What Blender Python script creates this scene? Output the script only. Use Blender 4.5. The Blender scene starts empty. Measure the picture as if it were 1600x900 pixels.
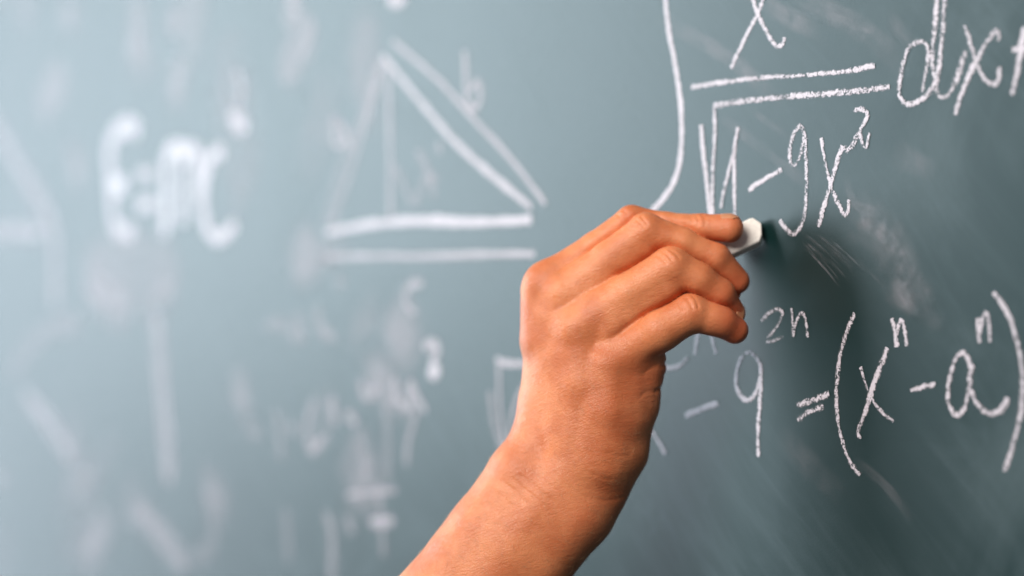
import bpy, math, random
import numpy as np
from mathutils import Vector, Matrix

S = bpy.context.scene
COL = S.collection
random.seed(4)
rng = np.random.default_rng(7)

# ------------------------------------------------------------------ camera
# The chalkboard lies in the plane y = 0, the room is y < 0, x runs along the board.
PHI = math.radians(35.0)                 # angle between the view axis and the board
CAM = Vector((0.745, -0.614, 1.50))
DIR = Vector((-math.cos(PHI), math.sin(PHI), 0))
RIGHT = Vector((math.sin(PHI), math.cos(PHI), 0))
UP = Vector((0, 0, 1))
FPX = 3150.0
cam_data = bpy.data.cameras.new("camera")
cam = bpy.data.objects.new("camera", cam_data)
COL.objects.link(cam)
cam.location = CAM
cam.rotation_euler = DIR.to_track_quat('-Z', 'Y').to_euler()
cam_data.sensor_width = 36
cam_data.lens = FPX / 1600 * 36
cam_data.clip_start = 0.02
cam_data.clip_end = 60
cam_data.dof.use_dof = True
cam_data.dof.focus_distance = 0.868
cam_data.dof.aperture_fstop = 2.8
cam_data.dof.aperture_blades = 0
S.camera = cam

# ------------------------------------------------------------------ world and lamps
W = bpy.data.worlds.new("World"); S.world = W; W.use_nodes = True
W.node_tree.nodes["Background"].inputs[0].default_value = (0.75, 0.86, 1.0, 1)
W.node_tree.nodes["Background"].inputs[1].default_value = 0.07

def area(name, loc, target, sx, sy, power, col, spread=180):
    l = bpy.data.lights.new(name, 'AREA'); l.shape = 'RECTANGLE'
    l.size = sx; l.size_y = sy; l.energy = power; l.color = col
    l.spread = math.radians(spread)
    o = bpy.data.objects.new(name, l); COL.objects.link(o)
    o.location = loc
    o.rotation_euler = (Vector(target) - Vector(loc)).to_track_quat('-Z', 'Y').to_euler()
    return o
area("window_light", (-2.2, -1.48, 2.15), (0, -0.05, 1.5), 1.1, 1.8, 68, (0.735, 0.895, 0.985))
area("left_glare_fill", (-3.3, -0.84, 1.18), (-0.6, -0.02, 1.4), 0.9, 2.5, 42, (0.76, 0.885, 1.0))  # unseen lamp added to lift the glare on the board's left
area("hand_fill_light", (0.62, -1.75, 2.6), (0, -0.05, 1.5), 1.25, 1.05, 63, (1.0, 0.93, 0.85))  # added fill lamp on the camera's side, brightens the hand

S.view_settings.view_transform = 'Standard'
S.view_settings.look = 'None'
S.view_settings.exposure = 0.0
S.view_settings.gamma = 1.0
S.render.engine = 'CYCLES'
S.cycles.transparent_max_bounces = 96
S.render.resolution_x = 1024; S.render.resolution_y = 576

# ------------------------------------------------------------------ node helpers
def new_mat(name):
    m = bpy.data.materials.new(name); m.use_nodes = True
    nt = m.node_tree; nt.nodes.clear()
    out = nt.nodes.new('ShaderNodeOutputMaterial')
    return m, nt, out
def N(nt, t, ins=None, **kw):
    n = nt.nodes.new('ShaderNode' + t)
    for k, v in kw.items(): setattr(n, k, v)
    for k, v in (ins or {}).items():
        if isinstance(v, bpy.types.NodeSocket): nt.links.new(v, n.inputs[k])
        else: n.inputs[k].default_value = v
    return n
def MATH(nt, op, a, b=0.0, c=None, clamp=False):
    d = {0: a, 1: b}
    if c is not None: d[2] = c
    return N(nt, 'Math', d, operation=op, use_clamp=clamp).outputs[0]
def RANGE(nt, v, a, b, c=0.0, d=1.0, smooth=True):
    return N(nt, 'MapRange', {0: v, 1: a, 2: b, 3: c, 4: d},
             interpolation_type='SMOOTHSTEP' if smooth else 'LINEAR').outputs[0]
def MIX(nt, f, a, b, mode='MIX'):
    n = nt.nodes.new('ShaderNodeMix'); n.data_type = 'RGBA'; n.blend_type = mode
    for i, v in ((0, f), (6, a), (7, b)):
        if isinstance(v, bpy.types.NodeSocket): nt.links.new(v, n.inputs[i])
        else: n.inputs[i].default_value = v if i == 0 else (*v, 1)[:4]
    return n.outputs[2]
def NOISE(nt, vec, scale, detail=2, rough=0.5, dist=0.0):
    return N(nt, 'TexNoise', {'Vector': vec, 'Scale': scale, 'Detail': detail,
                              'Roughness': rough, 'Distortion': dist}).outputs[0]
def MAP(nt, vec, rot=(0, 0, 0), scale=(1, 1, 1), loc=(0, 0, 0)):
    # rotate first, stretch afterwards
    r = N(nt, 'Mapping', {'Vector': vec, 'Rotation': rot, 'Location': loc}).outputs[0]
    return N(nt, 'Mapping', {'Vector': r, 'Scale': scale}).outputs[0]

# ------------------------------------------------------------------ materials
def mat_board():
    m, nt, out = new_mat("green_slate_with_chalk_dust")
    P = N(nt, 'TexCoord').outputs['Object']
    big = NOISE(nt, MAP(nt, P, scale=(1.2, 1, 1.0)), 3.2, 3, 0.5, 0.6)
    cloud = NOISE(nt, P, 9, 5, 0.62, 0.8)
    # wiping streaks run from upper left to lower right
    st = MAP(nt, P, rot=(0, math.radians(-38), 0), scale=(5, 1, 120))
    warp = N(nt, 'VectorMath', {0: P, 1: N(nt, 'TexNoise', {'Vector': P, 'Scale': 5.0}).outputs['Color']}, operation='ADD').outputs[0]
    warp2 = N(nt, 'VectorMath', {0: P, 1: MIX(nt, 0.97, N(nt, 'TexNoise', {'Vector': P, 'Scale': 9.0}).outputs['Color'], (0.5, 0.5, 0.5))}, operation='ADD').outputs[0]
    warp2 = N(nt, 'VectorMath', {0: warp2, 1: (0.5, 0.5, 0.5)}, operation='SUBTRACT').outputs[0]
    streak = NOISE(nt, MAP(nt, P, rot=(0, math.radians(-40), 0), scale=(6, 1, 70)), 1.0, 6, 0.62, 0.9)
    streak2 = NOISE(nt, MAP(nt, P, rot=(0, math.radians(-55), 0), scale=(5, 1, 90)), 1.0, 5, 0.65, 0.6)
    fine = NOISE(nt, P, 900, 3, 0.7)
    patch = NOISE(nt, P, 26, 7, 0.72, 0.5)
    smask = RANGE(nt, NOISE(nt, P, 6.5, 2), 0.36, 0.62)
    d = MATH(nt, 'ADD', 0.004, MATH(nt, 'MULTIPLY', RANGE(nt, big, 0.35, 0.75), 0.025))
    d = MATH(nt, 'ADD', d, MATH(nt, 'MULTIPLY', RANGE(nt, cloud, 0.45, 0.80), 0.16))
    d = MATH(nt, 'ADD', d, MATH(nt, 'MULTIPLY', MATH(nt, 'MULTIPLY', RANGE(nt, streak, 0.44, 0.74), smask), 0.065))
    d = MATH(nt, 'ADD', d, MATH(nt, 'MULTIPLY', RANGE(nt, streak2, 0.50, 0.8), 0.05))
    d = MATH(nt, 'ADD', d, MATH(nt, 'MULTIPLY', RANGE(nt, patch, 0.58, 0.80), 0.09))
    d = MATH(nt, 'MULTIPLY', d, MATH(nt, 'ADD', 0.8, MATH(nt, 'MULTIPLY', fine, 0.4)))
    # wiped strip, rim feathered by streaks; its darker colour also paints in hand shadow
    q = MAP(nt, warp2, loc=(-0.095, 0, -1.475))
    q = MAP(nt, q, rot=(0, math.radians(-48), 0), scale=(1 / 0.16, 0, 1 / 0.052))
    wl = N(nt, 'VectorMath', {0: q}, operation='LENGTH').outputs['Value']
    wipe_shade = RANGE(nt, MATH(nt, 'ADD', wl, MATH(nt, 'MULTIPLY', MATH(nt, 'SUBTRACT', streak, 0.5), 0.9)), 0.55, 1.25)
    d = MATH(nt, 'MULTIPLY', d, MATH(nt, 'ADD', 0.12, MATH(nt, 'MULTIPLY', wipe_shade, 0.88)), clamp=True)
    d = MATH(nt, 'MULTIPLY', d, 0.52)
    colr = MIX(nt, d, (0.001, 0.018, 0.018), (0.42, 0.53, 0.58))
    bump = N(nt, 'Bump', {'Height': fine, 'Strength': 0.25, 'Distance': 0.0002}).outputs[0]
    rough = MATH(nt, 'ADD', 0.385, MATH(nt, 'MULTIPLY', d, 0.7))
    b = N(nt, 'BsdfPrincipled', {'Base Color': colr, 'Roughness': rough, 'Normal': bump,
                                 'Specular IOR Level': 0.5})
    nt.links.new(b.outputs[0], out.inputs[0])
    return m

def mat_mark():
    m, nt, out = new_mat("white_chalk_mark")
    P = N(nt, 'TexCoord').outputs['Object']
    uv = N(nt, 'UVMap').outputs[0]
    v = N(nt, 'SeparateXYZ', {0: uv}).outputs[1]
    pr = N(nt, 'Attribute', attribute_name='pressure').outputs['Fac']
    grain = NOISE(nt, P, 1500, 2, 0.75)
    grain2 = NOISE(nt, P, 420, 2, 0.6)
    skip = NOISE(nt, P, 120, 2, 0.5)
    g = MATH(nt, 'ADD', MATH(nt, 'MULTIPLY', grain, 0.6), MATH(nt, 'MULTIPLY', grain2, 0.4))
    g = MATH(nt, 'ADD', g, MATH(nt, 'MULTIPLY', MATH(nt, 'SUBTRACT', skip, 0.5), 0.12))
    e = MATH(nt, 'ABSOLUTE', MATH(nt, 'SUBTRACT', MATH(nt, 'MULTIPLY', v, 2.0), 1.0))
    e = MATH(nt, 'POWER', e, 1.9)
    # threshold: hard pressure leaves few gaps, the rim of a stroke is broken
    th = MATH(nt, 'SUBTRACT', MATH(nt, 'ADD', 0.50, MATH(nt, 'MULTIPLY', e, 0.22)), MATH(nt, 'MULTIPLY', MATH(nt, 'SUBTRACT', pr, 0.53), 0.40))
    a = RANGE(nt, MATH(nt, 'SUBTRACT', g, th), -0.05, 0.07)
    a = MATH(nt, 'MULTIPLY', a, RANGE(nt, e, 1.0, 0.8))
    op = N(nt, 'Attribute', attribute_name='opacity').outputs['Fac']
    sx = N(nt, 'SeparateXYZ', {0: uv})
    suv = N(nt, 'CombineXYZ', {0: MATH(nt, 'MULTIPLY', sx.outputs[0], 22.0), 1: MATH(nt, 'MULTIPLY', sx.outputs[1], 5.0), 2: MATH(nt, 'MULTIPLY', N(nt, 'ObjectInfo').outputs['Random'], 50.0)}).outputs[0]
    smear = RANGE(nt, NOISE(nt, suv, 1.0, 4, 0.7, 0.4), 0.28, 0.66, 0.5, 1.25)
    soft = MATH(nt, 'MULTIPLY', MATH(nt, 'MULTIPLY', RANGE(nt, e, 0.9, 0.0), smear), MATH(nt, 'MULTIPLY', N(nt, 'Mix', {0: RANGE(nt, op, 0.14, 0.24), 2: RANGE(nt, NOISE(nt, P, 60, 6, 0.66, 0.8), 0.34, 0.68, 0.2, 1.4), 3: 1.25}).outputs[0], MATH(nt, 'ADD', 0.55, MATH(nt, 'MULTIPLY', grain, 0.8))))
    a = N(nt, 'Mix', {0: RANGE(nt, op, 0.55, 0.8), 2: soft, 3: a}).outputs[0]
    a = MATH(nt, 'MULTIPLY', a, op, clamp=True)
    b = N(nt, 'BsdfPrincipled', {'Base Color': (0.60, 0.54, 0.59, 1), 'Roughness': 0.48, 'Specular IOR Level': 0.5})
    t = N(nt, 'BsdfTransparent')
    mx = N(nt, 'MixShader', {0: a, 1: t.outputs[0], 2: b.outputs[0]})
    nt.links.new(mx.outputs[0], out.inputs[0])
    return m

def mat_skin():
    m, nt, out = new_mat("tanned_skin")
    P = N(nt, 'TexCoord').outputs['Object']
    red = N(nt, 'Attribute', attribute_name='redness').outputs['Fac']
    n1 = NOISE(nt, P, 45, 4, 0.6)
    n2 = NOISE(nt, P, 260, 3, 0.6)
    base = MIX(nt, RANGE(nt, n1, 0.35, 0.65), (0.61, 0.178, 0.068), (0.77, 0.275, 0.118))
    base = MIX(nt, MATH(nt, 'MULTIPLY', red, 0.75), base, (0.60, 0.12, 0.05))
    base = MIX(nt, MATH(nt, 'MULTIPLY', RANGE(nt, n2, 0.55, 0.75), 0.25), base, (0.50, 0.20, 0.10))
    vor = N(nt, 'TexVoronoi', {'Vector': MAP(nt, P, rot=(0.3, 0.5, 0.2), scale=(1, 1.5, 1)), 'Scale': 900.0}, feature='DISTANCE_TO_EDGE').outputs[0]
    wr = NOISE(nt, MAP(nt, P, rot=(0, math.radians(28), math.radians(35)), scale=(190, 190, 950)), 1.0, 4, 0.6, 0.7)
    wr2 = NOISE(nt, MAP(nt, P, rot=(0, math.radians(-30), math.radians(35)), scale=(160, 160, 700)), 1.0, 3, 0.6, 0.5)
    h = MATH(nt, 'ADD', MATH(nt, 'MULTIPLY', RANGE(nt, vor, 0.0, 0.18), 0.22), MATH(nt, 'MULTIPLY', wr, 0.9))
    h = MATH(nt, 'ADD', h, MATH(nt, 'MULTIPLY', wr2, 0.5))
    bump = N(nt, 'Bump', {'Height': h, 'Strength': 0.58, 'Distance': 0.00045}).outputs[0]
    b = N(nt, 'BsdfPrincipled', {'Base Color': base, 'Roughness': 0.41, 'Normal': bump,
            'Subsurface Weight': 0.25, 'Subsurface Radius': (1.0, 0.35, 0.18), 'Subsurface Scale': 0.0026,
            'Specular IOR Level': 0.5})
    nt.links.new(b.outputs[0], out.inputs[0])
    return m

def mat_simple(name, c, rough, bump_scale=None, sss=0.0, spec=0.5):
    m, nt, out = new_mat(name)
    P = N(nt, 'TexCoord').outputs['Object']
    n = NOISE(nt, P, bump_scale or 300, 4, 0.6)
    col = MIX(nt, RANGE(nt, n, 0.35, 0.7), c, tuple(x * 0.88 for x in c))
    bump = N(nt, 'Bump', {'Height': n, 'Strength': 0.3, 'Distance': 0.0002}).outputs[0]
    b = N(nt, 'BsdfPrincipled', {'Base Color': col, 'Roughness': rough, 'Normal': bump,
          'Subsurface Weight': sss, 'Subsurface Radius': (1, .5, .3), 'Subsurface Scale': 0.002, 'Specular IOR Level': spec})
    nt.links.new(b.outputs[0], out.inputs[0])
    return m
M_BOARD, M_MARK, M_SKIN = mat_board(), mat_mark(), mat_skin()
M_HAIR = mat_simple("fair_body_hair", (0.62, 0.42, 0.25), 0.35)
M_CHALK = mat_simple("white_chalk_stick", (0.90, 0.85, 0.80), 0.9, 700, spec=0.2)
M_NAIL = mat_simple("fingernail", (0.72, 0.29, 0.15), 0.35, 200, sss=0.2)

# ------------------------------------------------------------------ object helpers
def link(name, verts, faces, mat, parent=None, smooth=True):
    me = bpy.data.meshes.new(name)
    me.from_pydata([tuple(v) for v in verts], [], [tuple(f) for f in faces])
    if smooth: me.shade_smooth()
    me.materials.append(mat)
    o = bpy.data.objects.new(name, me); COL.objects.link(o)
    if parent:
        o.parent = parent
        o.location = -parent.location
    return o

# ------------------------------------------------------------------ chalkboard
board = bpy.data.objects.new("chalkboard", None); COL.objects.link(board)
board.location = (-0.6, 0, 0.75)
board['label'] = "dusty dark green chalkboard covered with white handwritten formulas"
board['category'] = "chalkboard"
def slab(x0, x1, z0, z1, y0, y1, bev=0.004):
    v = []; f = []
    for y, b in ((y0, bev), (y0 + bev, 0), (y1, 0)):
        v += [(x0 + b, y, z0 + b), (x1 - b, y, z0 + b), (x1 - b, y, z1 - b), (x0 + b, y, z1 - b)]
    f.append((0, 1, 2, 3))
    for k in (0, 4):
        for i in range(4):
            j = (i + 1) % 4
            f.append((k + i, k + 4 + i, k + 4 + j, k + j))
    f.append((11, 10, 9, 8))
    return v, f
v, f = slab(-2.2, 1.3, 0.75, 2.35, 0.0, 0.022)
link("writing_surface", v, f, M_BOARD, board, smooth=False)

# photograph position -> place on the board's plane
def on_board(px, py):
    a = (px - 800) / FPX; b = -(py - 450) / FPX
    r = DIR + RIGHT * a + UP * b
    t = -CAM.y / r.y
    p = CAM + r * t
    return p.x, p.z
def catmull(pts, n=10):
    P = [np.array(p, float) for p in pts]
    if len(P) < 3: 
        return [P[0] + (P[1] - P[0]) * t for t in np.linspace(0, 1, n)]
    P = [2 * P[0] - P[1]] + P + [2 * P[-1] - P[-2]]
    out = []
    for i in range(1, len(P) - 2):
        p0, p1, p2, p3 = P[i - 1:i + 3]
        for t in np.linspace(0, 1, n, endpoint=False):
            out.append(0.5 * ((2 * p1) + (-p0 + p2) * t + (2 * p0 - 5 * p1 + 4 * p2 - p3) * t * t + (-p0 + 3 * p1 - 3 * p2 + p3) * t ** 3))
    out.append(P[-2]); return out

layer = [0]
def symbol(name, frame, strokes, label=None):
    """one handwritten sign: strokes = [(width mm, pressure, opacity, [points])...]; each a low ridge of chalk dust"""
    ox, oy, s = frame
    V = []; F = []; UV = []; PR = []; OP = []
    for (w, pr, op, pts) in strokes:
        layer[0] += 1
        off = 0.00006 + 0.00002 * (layer[0] % 9)
        c = catmull([on_board(ox + x / s, oy + y / s) for x, y in pts])
        c = np.array(c)
        d = np.r_[0, np.cumsum(np.linalg.norm(np.diff(c, axis=0), axis=1))]
        n = max(6, int(d[-1] / 0.0012))
        tt = np.linspace(0, d[-1], n)
        c = np.c_[np.interp(tt, d, c[:, 0]), np.interp(tt, d, c[:, 1])]
        tan = np.gradient(c, axis=0); tan /= np.linalg.norm(tan, axis=1)[:, None] + 1e-12
        nor = np.c_[-tan[:, 1], tan[:, 0]]
        wob = np.interp(np.arange(n), np.arange(0, n + 8, 8), rng.normal(0, 1, len(np.arange(0, n + 8, 8))))
        jit = np.interp(np.arange(n), np.arange(0, n + 3, 3), rng.normal(0, 1, len(np.arange(0, n + 3, 3))))
        ww = w / 1000 * 1.28 * (1 + 0.05 * wob + 0.06 * jit)
        ends = np.minimum(1, np.minimum(np.arange(n) + 0.6, n - np.arange(n) - 0.4) * 0.0012 / (w / 2000))
        ww = ww * np.sqrt(np.clip(1 - (1 - ends) ** 2, 0.05, 1))
        c = c + nor * (0.00012 * wob)[:, None]
        prs = pr + 0.05 * wob
        base = len(V)
        prof = [(-0.5, 0.0, 0.0), (-0.3, 0.00008, 0.2), (0, 0.00012, 0.5), (0.3, 0.00008, 0.8), (0.5, 0.0, 1.0)]
        for i in range(n):
            for (k, h, vv) in prof:
                q = c[i] + nor[i] * ww[i] * k
                V.append((q[0], -(off + h), q[1])); UV.append((tt[i], vv)); PR.append(prs[i])
                g = i / (n - 1)
                OP.append(op * (0.62 if name == 'chalk_smear' else 1.0) * min(1, 3 * g, 3 * (1 - g)) ** 1.3 if name.endswith('_smear') else op)
        for i in range(n - 1):
            for j in range(4):
                a = base + i * 5 + j
                F.append((a, a + 1, a + 6, a + 5))
    o = link(name, V, F, M_MARK, board)
    me = o.data
    uvl = me.uv_layers.new(name="UVMap")
    li = np.empty(len(me.loops), np.int32); me.loops.foreach_get('vertex_index', li)
    uvl.data.foreach_set('uv', np.array(UV)[li].ravel())
    for nm, dat in (('pressure', PR), ('opacity', OP)):
        at = me.attributes.new(nm, 'FLOAT', 'POINT'); at.data.foreach_set('value', np.array(dat, np.float32))
    if label: o['label'] = label
    return o

A = (960, 0, 2.369)
symbol("integral_sign", A, [(3.0, .95, 1, [(196, -130), (190, -60), (190, 0), (203, 120), (226, 240), (243, 360), (250, 470), (245, 580), (222, 670), (185, 730), (140, 782), (110, 810)])])
symbol("letter_x", A, [(2.4, .78, 1, [(566, -40), (530, 50), (490, 130), (455, 200), (432, 252)]),
                       (2.5, .72, 1, [(500, -40), (530, 50), (560, 110), (590, 160), (610, 172), (625, 160), (628, 138)])])
symbol("fraction_bar", A, [(2.4, .76, 1, [(285, 323), (400, 305), (520, 290), (650, 281), (760, 273), (860, 264), (920, 254), (965, 243)])])
symbol("fraction_bar", A, [(3.0, .70, 1, [(368, 391), (450, 379), (560, 365), (680, 355), (780, 348), (880, 338), (960, 329), (1020, 320)])])
symbol("square_root_sign", A, [(2.5, .85, 1, [(322, 462), (329, 560), (343, 680), (356, 800)]), (2.5, .80, 1, [(364, 800), (364, 640), (373, 500), (371, 392)])])
symbol("number_one", A, [(2.2, .75, 1, [(396, 770), (408, 700), (430, 610), (450, 520), (459, 470)]), (2.6, .78, 1, [(458, 470), (444, 560), (444, 680), (447, 800)])])
symbol("minus_sign", A, [(2.5, .80, 1, [(498, 704), (530, 680), (570, 656), (620, 626)])])
symbol("number_nine", A, [(2.5, .68, 1, [(704, 495), (690, 468), (668, 488), (652, 540), (650, 590), (665, 612), (685, 582), (700, 530), (706, 495), (710, 580), (712, 700), (705, 790), (690, 840), (665, 865), (640, 850), (613, 815)])])
symbol("letter_x", A, [(2.5, .70, 1, [(766, 510), (778, 580), (795, 660), (815, 720), (840, 775), (858, 797), (868, 770), (868, 738)]), (2.8, .70, 1, [(755, 840), (775, 770), (800, 690), (825, 600), (847, 540)])])
symbol("raised_two", A, [(3.4, .60, 1, [(850, 545), (866, 556), (885, 535), (912, 490)]), (2.3, .66, 1, [(905, 495), (930, 450), (940, 422), (915, 402), (886, 410)]), (2.2, .66, 1, [(890, 515), (908, 492), (922, 530), (932, 545), (945, 492)])])
symbol("letter_d", A, [(2.6, .70, 1, [(1170, 215), (1155, 165), (1125, 155), (1090, 180), (1070, 240), (1056, 310), (1060, 360), (1090, 388), (1130, 375), (1165, 345), (1188, 305), (1205, 240)]),
                       (2.4, .70, 1, [(1163, 200), (1155, 260), (1140, 340)]),
                       (3.2, .64, 1, [(1197, -40), (1186, 100), (1178, 220), (1190, 310), (1203, 355), (1235, 350), (1265, 300), (1285, 240), (1298, 188)]),
                       (3.4, .62, 1, [(1226, -40), (1216, 120), (1202, 240), (1190, 335)])])
symbol("letter_x", A, [(2.5, .74, 1, [(1300, 92), (1320, 160), (1345, 240), (1375, 295), (1405, 312), (1425, 290), (1425, 248)]), (2.7, .74, 1, [(1262, 424), (1285, 350), (1320, 270), (1360, 190), (1400, 125), (1417, 110), (1427, 148)])])
symbol("plus_sign", A, [(2.8, .78, 1, [(1472, 352), (1490, 270), (1505, 190), (1522, 100)]), (2.5, .75, 1, [(1475, 185), (1530, 178), (1580, 172)])])

B = (960, 420, 2.369)
symbol("letter_x", B, [(2.6, .82, 1, [(110, 545), (140, 600), (165, 640), (190, 686)])])
symbol("raised_two", B, [(2.4, .82, .9, [(178, 330), (190, 362), (215, 368), (245, 355), (272, 326)])])
symbol("raised_n", B, [(2.5, .85, 1, [(318, 200), (308, 250), (298, 318)]), (2.4, .85, 1, [(340, 205), (358, 240), (368, 280), (377, 314)])])
symbol("minus_sign", B, [(2.8, .84, 1, [(263, 545), (320, 520), (384, 497)])])
symbol("number_nine", B, [(2.5, .78, 1, [(543, 400), (538, 350), (505, 312), (472, 328), (452, 400), (460, 460), (490, 486), (520, 465), (540, 400), (543, 350)]), (2.7, .78, 1, [(544, 370), (540, 480), (533, 600), (535, 696)])])
symbol("raised_two", B, [(2.0, .55, .9, [(546, 194), (580, 160), (612, 152), (624, 168), (602, 215), (564, 264), (580, 270), (627, 252)])])
symbol("raised_n", B, [(2.1, .66, .95, [(658, 145), (662, 200), (664, 258)]), (2.0, .62, .95, [(664, 235), (680, 182), (698, 165), (710, 195), (717, 254)])])
symbol("equals_sign", B, [(2.9, .68, 1, [(678, 505), (730, 488), (797, 464)]), (3.3, .64, 1, [(678, 558), (720, 530), (775, 508)])])
symbol("opening_bracket", B, [(2.6, .66, 1, [(890, 163), (862, 230), (838, 310), (826, 400), (822, 490), (832, 580), (852, 660), (880, 725), (910, 764)])])
symbol("letter_x", B, [(2.1, .64, 1, [(912, 363), (930, 420), (955, 480), (990, 530), (1034, 564)]), (2.9, .70, 1, [(1012, 292), (985, 360), (955, 440), (930, 530), (905, 600), (914, 628)])])
symbol("raised_n", B, [(2.2, .78, 1, [(1028, 183), (1040, 240), (1045, 290)]), (2.1, .76, 1, [(1045, 245), (1055, 200), (1066, 190), (1076, 230), (1083, 286)])])
symbol("minus_sign", B, [(2.3, .72, 1, [(1098, 451), (1140, 438), (1190, 428)])])
symbol("letter_a", B, [(2.6, .70, 1, [(1322, 370), (1305, 322), (1280, 312), (1255, 360), (1238, 430), (1240, 500), (1265, 542), (1295, 520), (1310, 450), (1328, 355)]),
                       (3.0, .68, 1, [(1328, 352), (1318, 420), (1340, 490), (1385, 536), (1430, 525), (1452, 495), (1455, 476)])])
symbol("raised_n", B, [(2.4, .76, 1, [(1345, 183), (1350, 230), (1352, 274)]), (2.4, .72, 1, [(1352, 240), (1362, 190), (1378, 158), (1388, 200), (1392, 270)])])
symbol("closing_bracket", B, [(2.6, .70, 1, [(1403, 88), (1440, 140), (1470, 200), (1495, 280), (1510, 370), (1511, 460), (1500, 560), (1475, 660), (1444, 750)])])

T = (400, 0, 2.0)
symbol("triangle_drawing", T, [(6.5, .8, .36, [(398, 180), (345, 370), (295, 530), (235, 715)]), (5, .8, .28, [(385, 190), (330, 370), (262, 530), (215, 715)]),
                               (5, .8, .5, [(412, 190), (417, 400), (421, 690)]),
                               (4.0, .9, .86, [(398, 175), (500, 300), (620, 440), (740, 550), (862, 648)]),
                               (4.0, .8, .60, [(428, 128), (560, 240), (680, 370), (800, 500), (906, 638)]),
                               (4.7, .95, .95, [(222, 726), (350, 702), (500, 690), (650, 694), (800, 690), (862, 685)]),
                               (4.2, .8, .62, [(220, 802), (400, 801), (600, 800), (750, 794), (872, 794)])])
symbol("letter_b", T, [(5, .8, .5, [(652, 158), (655, 220), (660, 310), (685, 338), (703, 300), (692, 255), (662, 290)])])
symbol("letter_a", T, [(7, .8, .40, [(245, 360), (250, 450), (285, 430), (262, 380)]), (5, .8, .35, [(262, 380), (300, 470)])])
symbol("letter_h", T, [(6, .8, .34, [(505, 470), (540, 540), (560, 620)]), (5, .8, .32, [(430, 520), (460, 570), (490, 640)]), (6, .8, .3, [(500, 640), (530, 560), (570, 560)]), (6, .8, .4, [(570, 445), (575, 480)])])
symbol("chalk_dot", T, [(8, .9, .8, [(415, -15), (440, 8), (468, -10)])])

def faded(frame, strokes, name="faded_stroke"):
    for st in strokes: symbol(name, frame, [st])
E = (0, 0, 2.0)
symbol("letter_e", E, [(12, 1, .85, [(432, 415), (405, 392), (365, 410), (343, 470), (346, 540), (352, 640), (362, 712), (418, 728)]), (12, 1, 1, [(345, 575), (392, 580)])])
symbol("equals_sign", E, [(9, .9, .85, [(432, 546), (478, 540)]), (9, .9, .9, [(432, 643), (482, 634)])])
symbol("letter_m", E, [(11, .9, 1, [(517, 740), (519, 600), (520, 480)]), (11, .9, 1, [(520, 520), (535, 468), (560, 462), (572, 500), (574, 700)]), (11, .9, .9, [(574, 520), (590, 470), (612, 470), (624, 510), (626, 640)])])
symbol("letter_c", E, [(10, .9, .95, [(698, 472), (664, 486), (645, 540), (635, 640), (652, 720), (690, 742), (738, 700)])])
symbol("raised_two", E, [(9, .9, .5, [(740, 225), (757, 280), (745, 335)]), (12, .9, .9, [(722, 350), (735, 378), (770, 398)])])
faded(E, [(20, .9, .40, [(-60, 330), (0, 420), (60, 520), (130, 640), (168, 740), (172, 960)]), (16, .9, .40, [(-60, 725), (60, 722), (130, 728)]),
          (40, .9, .26, [(130, 380), (150, 300), (210, 230)]), (34, .9, .34, [(900, -10), (930, 60)]), (34, .9, .30, [(980, 60), (880, 250)]), (34, .9, .26, [(430, -10), (425, 200)]),
          (30, .9, .24, [(540, 20), (545, 110)]), (44, .9, .2, [(60, -20), (100, 60)]), (60, .9, .20, [(260, 860), (420, 840), (560, 870)]), (60, .9, .14, [(700, 100), (760, 600)])])
G = (0, 400, 1.8)
faded(G, [(40, .9, .27, [(245, 80), (300, 115), (365, 165)]), (22, .9, .38, [(440, 165), (450, 300), (462, 450), (478, 640)]), (18, .9, .22, [(225, 185), (140, 205), (80, 260), (30, 330)]),
                           (18, .9, .42, [(70, 385), (130, 460), (205, 570)]), (24, .9, .28, [(380, 700), (460, 790), (525, 875)]), (20, .9, .16, [(330, 500), (240, 690), (180, 850)]), (20, .9, .2, [(485, 60), (400, 170)]),
                           (18, .9, .18, [(590, 660), (600, 800), (540, 860)]), (20, .9, .3, [(-20, 620), (15, 630)])])
sw = []
for k in range(26):                      # broad eraser swipes left of the hand
    x = random.uniform(-60, 620); y = random.uniform(-40, 900); a_ = math.radians(random.gauss(-62, 26)); L_ = random.uniform(60, 240)
    sw.append((random.uniform(22, 60), .9, random.uniform(.12, .27), [(x, y), (x + L_ * .5 * math.cos(a_) * .5 + random.gauss(0, 8), y + L_ * .5 * math.sin(a_)), (x + L_ * math.cos(a_) * .5, y + L_ * math.sin(a_))]))
faded((0, 0, 1.0), sw, "eraser_smear")
K = (380, 400, 1.8)
symbol("raised_letter", K, [(7, .9, .42, [(505, 75), (470, 82), (455, 120), (470, 150), (488, 156)])])
symbol("raised_three", K, [(7, .9, .6, [(508, 255), (540, 248), (545, 275), (528, 300)]), (9, 1, .9, [(525, 312), (535, 325), (552, 312)])])
faded(K, [(7, .9, .42, [(425, 340), (430, 400), (470, 430), (470, 350)]), (7, .9, .44, [(470, 350), (490, 400), (515, 435)]), (6, .9, .34, [(490, 430), (465, 520), (460, 590)]),
                            (9, .9, .34, [(330, 345), (345, 395), (380, 370)]), (8, .9, .40, [(250, 395), (258, 480)]), (8, .9, .34, [(200, 400), (180, 480), (195, 545), (240, 500)]), (9, .9, .36, [(290, 440), (320, 470)]),
                            (6, .9, .25, [(335, 480), (345, 640)]), (8, .9, .22, [(400, 400), (410, 560), (400, 630)]), (9, .9, .24, [(95, 430), (110, 570)]), (10, .9, .28, [(130, 470), (150, 500)]), (10, .9, .26, [(20, 500), (50, 495)]), (9, .9, .34, [(215, 520), (190, 550)])])
symbol("faded_letter", K, [(6, .9, .46, [(295, 676), (360, 665), (432, 655)]), (6, .9, .40, [(380, 640), (390, 750), (396, 845)]), (8, .9, .58, [(360, 752), (425, 744)])])
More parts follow.
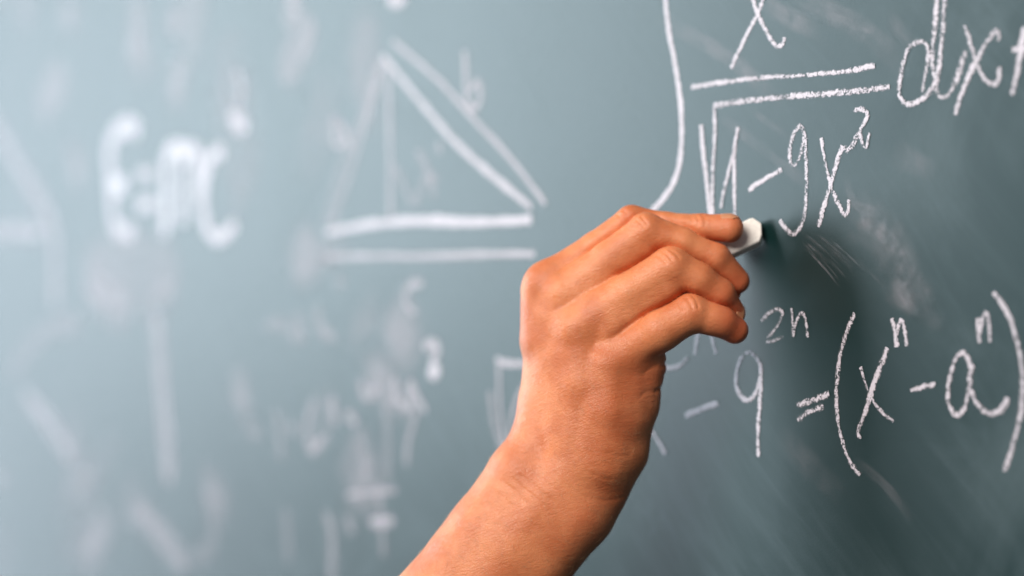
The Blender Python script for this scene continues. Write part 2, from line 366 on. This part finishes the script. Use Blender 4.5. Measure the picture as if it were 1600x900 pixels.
symbol("square_root_sign", K, [(3.4, .9, .72, [(712, 292), (745, 303), (800, 302)]), (3.6, .9, .5, [(720, 300), (722, 420), (738, 575)]), (4, .9, .38, [(694, 380), (705, 470), (736, 575)]), (4, .9, .42, [(790, 365), (762, 430), (742, 570)])])
faded(K, [(9, .9, .22, [(65, 200), (110, 190), (160, 240)]), (9, .9, .28, [(210, 140), (215, 200), (260, 235)]), (8, .9, .24, [(265, 70), (285, 80)]), (9, .9, .26, [(150, 160), (170, 240)]),
                             (10, .9, .22, [(120, 710), (130, 860)]), (10, .9, .3, [(232, 720), (250, 780), (250, 920)]), (10, .9, .28, [(290, 730), (310, 780)])])

# smears dragged through the dust beside the chalk
W_ = (1180, 330, 4.5)
sm = []
for k in range(22):                      # fine parallel scratches in the dust, following the sweep of the wipe
    u = k / 21.0 + random.uniform(-0.02, 0.02); s0 = random.uniform(0, 0.5); s1 = s0 + random.uniform(0.25, 0.6)
    path = [(170 + 300 * u, 95 + 60 * u), (340 + 300 * u, 250 + 20 * u), (500 + 310 * u, 420 + 10 * u), (640 + 330 * u, 610 + 10 * u)]
    pc = [p for p in catmull(path, 8)]; n0 = int(s0 * len(pc)); n1 = max(n0 + 4, int(s1 * len(pc)))
    sm.append((random.uniform(0.5, 1.5), .9, random.uniform(.06, .20), [tuple(p) for p in pc[n0:n1:2]]))
faded(W_, sm, "chalk_smear")
faded(W_, [
           (24, .9, .11, [(620, 0), (760, 60), (900, 150), (980, 300), (1040, 420)]), (20, .9, .11, [(900, 120), (1020, 330), (1080, 500), (1230, 740)]),
           (12, .9, .13, [(880, 540), (1130, 640), (1300, 800)])], "chalk_smear")
sm = []
for k in range(46):                      # feathery dabs of dust pushed to the rim of the wiped strip
    t = random.random(); x = 700 + 560 * t + random.gauss(0, 45); y = 20 + 150 * t + 560 * t ** 1.8 + random.gauss(0, 35)
    L_ = random.uniform(30, 110); a_ = math.radians(random.gauss(52, 22))
    sm.append((random.uniform(2.0, 7), .9, random.uniform(.05, .12), [(x, y), (x + L_ * .5 * math.cos(a_), y + L_ * .5 * math.sin(a_) - 3), (x + L_ * math.cos(a_), y + L_ * math.sin(a_))]))
faded(W_, sm, "chalk_smear")
V_ = (960, 420, 2.369)
faded(V_, [(5, .9, .11, [(880, 700), (1000, 800), (1110, 940)]), (12, .9, .07, [(600, 600), (860, 860)]), (9, .9, .14, [(1020, 30), (1120, 180)])], "chalk_smear")
X_ = (960, 0, 2.369)
faded(X_, [(9, .9, .19, [(470, -40), (640, 60), (800, 140)]), (8, .9, .20, [(150, 60), (420, 210), (640, 400)]), (11, .9, .18, [(640, -30), (900, 100), (1100, 260)]), (6, .9, .2, [(380, 420), (560, 560), (740, 700)]),
           (4, .9, .14, [(500, 400), (660, 520)]), (12, .9, .12, [(1020, 560), (1200, 640)]), (5, .9, .16, [(850, 640), (900, 760), (1020, 790)]), (8, .9, .1, [(1000, 40), (1120, 180)])], "chalk_smear")

# ------------------------------------------------------------------ the arm and hand
# joints: (photo x, photo y, depth offset, radius), offsets and radii in 1/3500 m at 0.9 m from the camera
U = 1 / 3500.0
def J(px, py, w, r):
    D = 0.9 + w * U
    return np.array([(px - 800) / FPX * D, -(py - 450) / FPX * D, D, r * U * D / 0.9])
def chain(*js): 
    js = [J(*j) for j in js]
    return list(zip(js[:-1], js[1:]))
palm = []
palm += chain((856, 445, 26, 35), (856, 540, 26, 37), (852, 630, 22, 40), (840, 700, 14, 47))
palm += chain((884, 466, 2, 33), (890, 560, -2, 40), (890, 700, -6, 55))
palm += chain((904, 515, -20, 33), (912, 600, -20, 42), (915, 710, -12, 56))
palm += chain((952, 572, -33, 35), (945, 640, -26, 44), (935, 720, -12, 56))
palm += chain((1004, 578, -8, 35), (992, 632, -2, 36), (968, 705, 4, 43), (930, 765, 4, 52))
palm += chain((838, 712, 12, 50), (822, 742, 10, 58), (765, 838, 8, 68), (738, 878, 6, 70), (480, 1200, -20, 95))
palm += chain((905, 735, -2, 62), (893, 793, 4, 68), (819, 882, 4, 70), (792, 922, 4, 72), (540, 1250, -20, 95))
palm += chain((880, 640, 40, 45), (930, 520, 60, 40), (960, 480, 66, 36))
palm += chain((890, 560, 6, 46), (900, 690, 4, 58))
palm += chain((982, 578, -22, 32), (972, 650, -16, 42))
palm += chain((843, 458, 21, 29), (846, 530, 16, 33))
palm += chain((868, 500, 9, 36), (868, 690, 8, 46))
palm += chain((965, 590, -16, 40), (955, 700, -6, 50))
palm += chain((876, 752, 2, 68), (792, 861, 2, 74), (766, 900, 2, 75), (510, 1225, -22, 98))
# flesh at the roots of the fingers
palm += chain((870, 450, 16, 31), (915, 425, 8, 24))
palm += chain((915, 470, -6, 31), (955, 455, -14, 23))
palm += chain((950, 525, -22, 33), (985, 505, -26, 24))
palm += chain((990, 555, -20, 32), (1008, 562, -12, 32))
K_PALM = 13 * U
fingers = {
 'index': chain((853, 441, 26, 30), (930, 388, 22, 25), (987, 346, 14, 24.5), (1040, 354, 8, 22), (1095, 357, 0, 22), (1139, 357, -7, 23)),
 'middle': chain((880, 462, 4, 32), (950, 408, -8, 30), (1009, 361, -16, 28), (1065, 379, -16, 25.5), (1116, 402, -12, 24), (1151, 439, 4, 20.5)) + chain((935, 430, -4, 31), (1004, 386, -10, 28)),
 'ring': chain((902, 512, -18, 34), (985, 458, -32, 34), (1048, 417, -38, 32.5), (1090, 437, -36, 27.5), (1124, 460, -28, 24.5), (1146, 489, -8, 19)) + chain((958, 498, -27, 34), (1042, 448, -34, 31)),
 'little': chain((938, 572, -20, 32), (1030, 516, -48, 34), (1078, 489, -52, 31), (1112, 498, -50, 25), (1126, 502, -47, 24), (1148, 516, -34, 21.5)),
 'thumb': chain((950, 490, 66, 34), (1040, 430, 62, 27), (1085, 405, 60, 24), (1116, 390, 60, 22)),
}
K_F = 7 * U
def cone(P, a, b):
    ab = b[:3] - a[:3]
    t = np.clip(((P - a[:3]) @ ab) / (ab @ ab), 0, 1)
    d = P - a[:3] - t[:, None] * ab
    return np.sqrt((d * d).sum(1)) - (a[3] + (b[3] - a[3]) * t)
def smin(a, b, k):
    h = np.maximum(k - np.abs(a - b), 0) / k
    return np.minimum(a, b) - h * h * k * 0.25
def base_sdf(P):
    d = None
    for a, b in palm:
        c = cone(P, a, b); d = c if d is None else smin(d, c, K_PALM)
    out = d.copy(); f1 = np.full(len(P), 1.0); f2 = np.full(len(P), 1.0)
    for nm, ch in fingers.items():
        fd = None
        for a, b in ch:
            c = cone(P, a, b); fd = c if fd is None else smin(fd, c, K_F)
        out = np.minimum(out, smin(d, fd, 17 * U))
        f2 = np.minimum(f2, np.maximum(f1, fd)); f1 = np.minimum(f1, fd)
    # the cleft where two fingers press together
    m = np.clip((d - 1 * U) / (9 * U), 0, 1)
    return out + 4.5 * U * m * np.exp(-((f2 - f1) / (5 * U)) ** 2) * (f1 < 15 * U)
# bulges (+) and creases (-): (amount, width, [photo points]), laid onto the skin
relief_px = [
 # knuckle heads and tendons
 (0.8, 16, [(832, 432), (836, 440)]), (1.2, 17, [(868, 446), (872, 452)]), (1.0, 17, [(880, 515), (884, 522)]), (1.2, 18, [(935, 560), (938, 566)]),
 (0.4, 12, [(870, 455), (868, 520), (866, 600), (862, 680)]), (0.9, 11, [(884, 525), (890, 600), (888, 680)]),
 (0.8, 11, [(935, 565), (925, 640), (910, 700)]),
 (-0.4, 18, [(905, 590), (902, 640)]), (-0.5, 14, [(905, 490), (915, 530)]),
 (-1.2, 14, [(845, 700), (850, 740)]),
 (1.3, 10, [(1004, 343), (1016, 350)]), (1.2, 12, [(1050, 396), (1060, 404)]), (1.0, 11, [(1083, 468), (1090, 478)]), (1.0, 11, [(983, 330), (990, 334)]),
 # wrinkles over the middle joints
 (-1.7, 2.2, [(996, 345), (1001, 348), (1005, 354)]), (-1.2, 2.0, [(1002, 339), (1006, 345), (1011, 350)]), (-0.9, 1.8, [(990, 352), (996, 357)]),
 (-1.4, 2.2, [(1026, 398), (1034, 403), (1040, 410)]), (-1.3, 2.0, [(1034, 393), (1042, 398), (1050, 406)]), (-1.0, 1.8, [(1046, 391), (1054, 396), (1061, 404)]),
 (-1.3, 2.0, [(1060, 472), (1064, 479), (1069, 484)]), (-1.2, 1.8, [(1072, 465), (1078, 474), (1083, 484)]), (-0.9, 1.8, [(1082, 462), (1088, 471), (1091, 482)]),
 (-1.0, 2.0, [(965, 336), (972, 340), (976, 346)]), (-0.8, 1.8, [(974, 329), (981, 335)]),
 # end joints
 (-1.0, 2.0, [(1088, 338), (1092, 345), (1090, 352)]), (-1.0, 2.0, [(1097, 336), (1102, 343), (1101, 351)]), (-0.7, 1.8, [(1080, 340), (1083, 348)]),
 # outer edge of the hand
 (-3.6, 4.0, [(1038, 566, 8), (1042, 567, -6), (1037, 568, -22), (1030, 571, -31)]), (-2.6, 3.6, [(1032, 604, 8), (1035, 606, -4), (1030, 608, -20), (1024, 611, -28)]), (-1.4, 3.0, [(1036, 583, 6), (1040, 585, -4), (1036, 586, -20)]), (-0.9, 2.6, [(1030, 568), (1018, 574), (1008, 582)]), (-0.8, 2.6, [(1022, 610), (1010, 612), (1000, 620)]), (-2.2, 5, [(1045, 548), (1038, 550)]),

 # wrist folds
 (-0.8, 2.4, [(866, 740), (885, 758), (905, 772), (925, 780), (950, 783), (975, 776)]),
 (-0.4, 2.2, [(915, 735), (935, 745), (955, 750)]), (-0.4, 2.2, [(950, 708), (965, 712), (985, 712)]),
 (-0.7, 2.0, [(800, 748), (820, 765), (845, 785), (860, 800)]), (-0.7, 2.0, [(812, 742), (835, 758), (860, 782)]), (-0.6, 2.0, [(785, 752), (805, 768), (822, 786)]),
 (-0.6, 1.8, [(822, 735), (845, 748), (865, 762)]), (-0.6, 1.8, [(770, 765), (788, 778), (800, 794)]),
]
def surface_point(px, py):
    D = np.linspace(0.82, 0.96, 281)
    P = np.c_[(px - 800) / FPX * D, -(py - 450) / FPX * D, D]
    s = base_sdf(P)
    i = np.argmax(s < 0) if (s < 0).any() else int(np.argmin(s))
    if s[i] < 0 and i > 0:
        t = s[i - 1] / (s[i - 1] - s[i]); return P[i - 1] + (P[i] - P[i - 1]) * t
    return P[i]
relief = []
for amt, wd, pts in relief_px:
    if wd < 2.4: amt *= 2.2
    relief.append((amt * U, wd * U, [surface_point(*p) if len(p) == 2 else J(*p, 1)[:3] for p in pts]))
def sdf(P):
    d = base_sdf(P)
    for amt, wd, pts in relief:
        lo = np.min(pts, 0) - 3 * wd; hi = np.max(pts, 0) + 3 * wd
        m = np.nonzero(((P > lo) & (P < hi)).all(1))[0]
        if len(m) == 0: continue
        Q = P[m]; best = np.full(len(m), 9.0)
        for a, b in zip(pts[:-1], pts[1:]):
            ab = b - a; t = np.clip(((Q - a) @ ab) / (ab @ ab), 0, 1)
            e = Q - a - t[:, None] * ab; best = np.minimum(best, (e * e).sum(1))
        d[m] -= amt * np.exp(-best / wd ** 2)
    return d

def polygonise():
    h = 0.00062; B4 = 4
    lo = np.array([-0.135, -0.265, 0.845]); hi = np.array([0.112, 0.045, 0.945])
    nb = np.ceil((hi - lo) / (h * B4)).astype(int)
    n = nb * B4 + 1
    ctr = [lo[k] + (np.arange(nb[k]) + 0.5) * h * B4 for k in range(3)]
    C = np.stack(np.meshgrid(*ctr, indexing='ij'), -1).reshape(-1, 3)
    dc = base_sdf(C)
    val = np.repeat(np.repeat(np.repeat(dc.reshape(nb), B4, 0), B4, 1), B4, 2).astype(np.float32)
    val = np.pad(val, ((0, 1),) * 3, mode='edge')
    near = np.nonzero(np.abs(dc) < h * B4 * 0.87 * 1.9)[0]
    bi = np.stack(np.unravel_index(near, nb), 1) * B4
    o = np.stack(np.meshgrid(*[np.arange(B4 + 1)] * 3, indexing='ij'), -1).reshape(-1, 3)
    I = (bi[:, None, :] + o[None]).reshape(-1, 3)
    flat = np.unique(np.ravel_multi_index(I.T, n))
    I = np.stack(np.unravel_index(flat, n), 1)
    for s in range(0, len(I), 400000):
        q = I[s:s + 400000]
        val[q[:, 0], q[:, 1], q[:, 2]] = sdf(lo + q * h)
    neg = val < 0
    nc = n - 1
    cnt = np.zeros(nc, np.int8)
    for dx in (0, 1):
        for dy in (0, 1):
            for dz in (0, 1):
                cnt += neg[dx:dx + nc[0], dy:dy + nc[1], dz:dz + nc[2]]
    cells = np.stack(np.nonzero((cnt > 0) & (cnt < 8)), 1)
    idx = np.full(nc, -1, np.int32); idx[cells[:, 0], cells[:, 1], cells[:, 2]] = np.arange(len(cells))
    acc = np.zeros((len(cells), 3)); num = np.zeros(len(cells))
    corners = [(0, 0, 0), (1, 0, 0), (0, 1, 0), (1, 1, 0), (0, 0, 1), (1, 0, 1), (0, 1, 1), (1, 1, 1)]
    for a in corners:
        for ax in range(3):
            if a[ax]: continue
            b = list(a); b[ax] = 1
            qa = cells + np.array(a); qb = cells + np.array(b)
            va = val[qa[:, 0], qa[:, 1], qa[:, 2]]; vb = val[qb[:, 0], qb[:, 1], qb[:, 2]]
            m = (va < 0) != (vb < 0)
            t = np.where(m, va / np.where(m, va - vb, 1), 0)
            p = np.array(a, float)[None].repeat(len(cells), 0); p[:, ax] = t
            acc[m] += p[m]; num[m] += 1
    V = lo + (cells + acc / num[:, None]) * h
    F = []
    for ax in range(3):
        u, w = (ax + 1) % 3, (ax + 2) % 3
        sl0 = [slice(None)] * 3; sl1 = [slice(None)] * 3
        sl0[ax] = slice(0, n[ax] - 1); sl1[ax] = slice(1, n[ax])
        ch = neg[tuple(sl0)] != neg[tuple(sl1)]
        e = np.stack(np.nonzero(ch), 1)
        ok = (e[:, u] > 0) & (e[:, w] > 0) & (e[:, u] < nc[u]) & (e[:, w] < nc[w]); e = e[ok]
        def cell(du, dw):
            q = e.copy(); q[:, u] -= du; q[:, w] -= dw
            return idx[q[:, 0], q[:, 1], q[:, 2]]
        quad = np.stack([cell(1, 1), cell(0, 1), cell(0, 0), cell(1, 0)], 1)
        inside = neg[e[:, 0], e[:, 1], e[:, 2]]
        quad[~inside] = quad[~inside][:, ::-1]
        F.append(quad[(quad >= 0).all(1)])
    return V, np.concatenate(F)

def to_world(P):
    D = np.array(DIR); R = np.array(RIGHT); u = np.array(UP); c = np.array(CAM)
    return c + P[:, 2:3] * D + P[:, 0:1] * R + P[:, 1:2] * u

V, F = polygonise()
# a little relaxation to remove grid stepping
def relax(V, F, it=3, f=0.5):
    e = np.concatenate([F[:, [0, 1]], F[:, [1, 2]], F[:, [2, 3]], F[:, [3, 0]]])
    for _ in range(it):
        s = np.zeros_like(V); c = np.zeros(len(V))
        for k in range(3):
            s[:, k] = np.bincount(e[:, 0], V[e[:, 1], k], len(V)) + np.bincount(e[:, 1], V[e[:, 0], k], len(V))
        c = np.bincount(e[:, 0], minlength=len(V)) + np.bincount(e[:, 1], minlength=len(V))
        V = V + f * (s / c[:, None] - V)
    return V
V = relax(V, F, 1, 0.6)
red = np.zeros(len(V))
TIP = {'index': 4, 'middle': 4, 'ring': 4, 'little': 4, 'thumb': 2}
for ch, at, amp, wd in (('index', -1, .9, 26), ('middle', -1, .9, 30), ('ring', -1, .9, 34), ('little', -1, 1.0, 36), ('thumb', -1, .7, 30),
                    ('index', 2, .45, 22), ('middle', 2, .55, 22), ('ring', 2, .6, 26), ('little', 2, .6, 26), ('index', 4, .5, 22), ('middle', 4, .5, 30), ('ring', 4, .6, 30), ('little', 4, .7, 30)):
    c = fingers[ch]; j = c[TIP[ch]][1] if at == -1 else c[min(at, 4)][0]
    red += amp * np.exp(-((V - j[:3]) ** 2).sum(1) / (wd * U) ** 2)
for px, py, amp, wd in ((1015, 590, .5, 40), (985, 660, .35, 50), (925, 820, .35, 60)):
    red += amp * np.exp(-((V - surface_point(px, py)) ** 2).sum(1) / (wd * U) ** 2)
Vw = to_world(V)
root = bpy.data.objects.new("person", None); COL.objects.link(root)
root.location = tuple(to_world(np.array([J(860, 760, 0, 1)[:3]]))[0])
root['label'] = "bare tanned right forearm and hand gripping a stub of white chalk against the board"
root['category'] = "person"
me = bpy.data.meshes.new("body")
me.vertices.add(len(Vw)); me.vertices.foreach_set('co', Vw.astype(np.float32).ravel())
me.loops.add(F.size); me.loops.foreach_set('vertex_index', F.astype(np.int32).ravel())
me.polygons.add(len(F)); me.polygons.foreach_set('loop_start', np.arange(0, F.size, 4, dtype=np.int32))
me.update(calc_edges=True); me.validate(); me.shade_smooth()
at = me.attributes.new('redness', 'FLOAT', 'POINT'); at.data.foreach_set('value', np.clip(red, 0, 1).astype(np.float32))
me.materials.append(M_SKIN)
body = bpy.data.objects.new("body", me); COL.objects.link(body)
body.parent = root; body.location = -root.location
# normals outward?
nsum = 0
me.calc_loop_triangles()
cc = Vw.mean(0)
p0 = Vector(Vw[F[0, 0]])
print("hand verts", len(Vw))

# short fair hairs on the back of the hand, the wrist and the forearm
def hairs(count):
    fn = np.cross(V[F[:, 2]] - V[F[:, 0]], V[F[:, 3]] - V[F[:, 1]]); fn /= np.linalg.norm(fn, axis=1)[:, None] + 1e-15
    c = V[F].mean(1)
    px = 800 + c[:, 0] / c[:, 2] * FPX; py = 450 - c[:, 1] / c[:, 2] * FPX
    ok = (fn[:, 2] < 0.35) & (py > 470) & (px < 1010 - 0.0 * py) & (px < 1000)
    dens = np.where(py < 560, 0.5, 1.0) * np.where(px > 940, 0.35, 1.0)
    idx = np.nonzero(ok & (rng.random(len(c)) < dens))[0]
    pick = rng.choice(idx, count, replace=False)
    p = c[pick]; n = fn[pick]
    run = np.array([0.45, -0.35, 0.0]) + rng.normal(0, 0.22, (count, 3))
    t = run - n * (run * n).sum(1)[:, None]; t /= np.linalg.norm(t, axis=1)[:, None]
    sd = np.cross(n, t)
    L = rng.uniform(0.0018, 0.0048, count)[:, None]; r = 0.000034
    curl = rng.normal(0, 0.15, count)[:, None]
    VV = []; FF = []
    rings = []
    for k, (s_, lift, rad) in enumerate(((0, -0.0001, 1), (0.35, 0.00035, 0.9), (0.7, 0.0006, 0.6), (1.0, 0.0007, 0.15))):
        q = p + t * L * s_ + n * lift + sd * curl * L * s_ * s_
        for a in range(3):
            th = a * 2.0944
            rings.append(q + (n * math.cos(th) + sd * math.sin(th)) * r * rad)
    A_ = np.stack(rings, 1)                      # count x 12 x 3
    VV = A_.reshape(-1, 3)
    base = (np.arange(count) * 12)[:, None]
    for k in range(3):
        for a in range(3):
            b_ = (a + 1) % 3
            FF.append(np.concatenate([base + k * 3 + a, base + k * 3 + b_, base + k * 3 + 3 + b_, base + k * 3 + 3 + a], 1))
    o = link("arm_hair", to_world(VV), np.concatenate(FF), M_HAIR, root)
    o['kind'] = "stuff"
hairs(1500)

# fingernails: curved plates that follow the finger
def nail(finger, up, length, ang, start, name="fingernail"):
    a, b = fingers[finger][TIP[finger]]
    ax = (b - a)[:3]; ax /= np.linalg.norm(ax)
    up = np.array(up, float); up -= ax * (up @ ax); up /= np.linalg.norm(up)
    side = np.cross(ax, up)
    L = length * U; r = b[3]
    nu, nv = 14, 13
    P = []
    for i in range(nu):
        s = i / (nu - 1)
        for j in range(nv):
            t = -1 + 2 * j / (nv - 1)
            rnd = 1.0 - 0.35 * max(0, s - 0.7) / 0.3 * t * t - 0.25 * max(0, 0.2 - s) / 0.2 * t * t
            th = math.radians(ang) * t
            d = up * math.cos(th) + side * math.sin(th)
            c = b[:3] + ax * (start * U + L * (s * rnd if s > .5 else s + (1 - rnd) * .3))
            # march from outside along -d until the skin
            q = np.linspace(2.2 * r, 0.2 * r, 160)
            pts = c + d * q[:, None]
            v = base_sdf(pts)
            k = np.argmax(v < 0) if (v < 0).any() else 100
            p = pts[k]
            edge = max(abs(t), abs(2 * s - 1) if s < .5 else 0)
            lift = 0.00012 if edge < 0.93 else -0.00025
            if s > 0.9: lift = 0.0003
            P.append(p + d * lift)
    P = to_world(np.array(P))
    Fq = [(i * nv + j, i * nv + j + 1, (i + 1) * nv + j + 1, (i + 1) * nv + j) for i in range(nu - 1) for j in range(nv - 1)]
    o = link(name, P, Fq, M_NAIL, root)
    so = o.modifiers.new("thick", 'SOLIDIFY'); so.thickness = 0.0002; so.offset = 0
    return o
nail('index', (0.05, 0.95, -0.12), 31, 44, -14)
nail('middle', (0.75, 0.70, 1.4), 24, 48, -12)
nail('ring', (0.6, 0.4, 2.6), 20, 36, -14)
nail('little', (0.7, 0.5, 1.9), 22, 48, -10)
nail('thumb', (0.1, -0.2, 1.0), 30, 52, -16)

# ------------------------------------------------------------------ the stick of chalk
def chalk_stick():
    tip = J(1180, 363, 25, 1)[:3]; back = J(1072, 414, 27, 1)[:3]
    ax = tip - back; L = np.linalg.norm(ax); ax /= L
    face = np.array([0, 0.46, -1.0]); face -= ax * (face @ ax); face /= np.linalg.norm(face)   # towards the viewer, a little down
    sd = np.cross(ax, face); 
    if sd[1] < 0: sd = -sd
    hw, hd = 21 * U, 12 * U
    rings = []
    def ring(s, w0, w1, d, bev):
        # w0/w1: lower and upper half widths
        b = bev * U
        c = back + ax * s
        return [c + sd * x + face * y for x, y in ((w1 - b, d), (w1, d - b), (w1, -d + b), (w1 - b, -d), (-w0 + b, -d), (-w0, -d + b), (-w0, d - b), (-w0 + b, d))]
    L2 = L + 11 * U
    prof = [(0, hw * .9, hw * .9, hd * .9), (2 * U, hw, hw, hd), (L * .5, hw, hw, hd), (L - 2 * U, hw, hw, hd), (L - 0 * U, hw * .93, hw * 1.02, hd),
            (L + 6 * U, 13 * U, 20 * U, hd), (L + 13 * U, -3 * U, 7.5 * U, hd * .95)]
    Vv = []; Ff = []
    for (s, w0, w1, d) in prof: Vv += ring(s, w0, w1, d, 2.0)
    for k in range(len(prof) - 1):
        for i in range(8):
            j = (i + 1) % 8
            Ff.append((k * 8 + i, k * 8 + j, k * 8 + 8 + j, k * 8 + 8 + i))
    Ff.append(tuple(range(7, -1, -1))); n0 = (len(prof) - 1) * 8
    Ff.append(tuple(n0 + i for i in range(8)))
    Pw = to_world(np.array(Vv))
    org = Pw.mean(0)
    o = link("chalk_stick", Pw - org, Ff, M_CHALK, smooth=False)
    o.location = org
    bv = o.modifiers.new("soft_edges", 'BEVEL'); bv.width = 0.0005; bv.segments = 3; bv.limit_method = 'ANGLE'; bv.angle_limit = math.radians(20)
    o['label'] = "short white stick of chalk with a worn chamfered end held in the fingers"
    o['category'] = "chalk"
    print("chalk max y", Pw[:, 1].max())
chalk_stick()
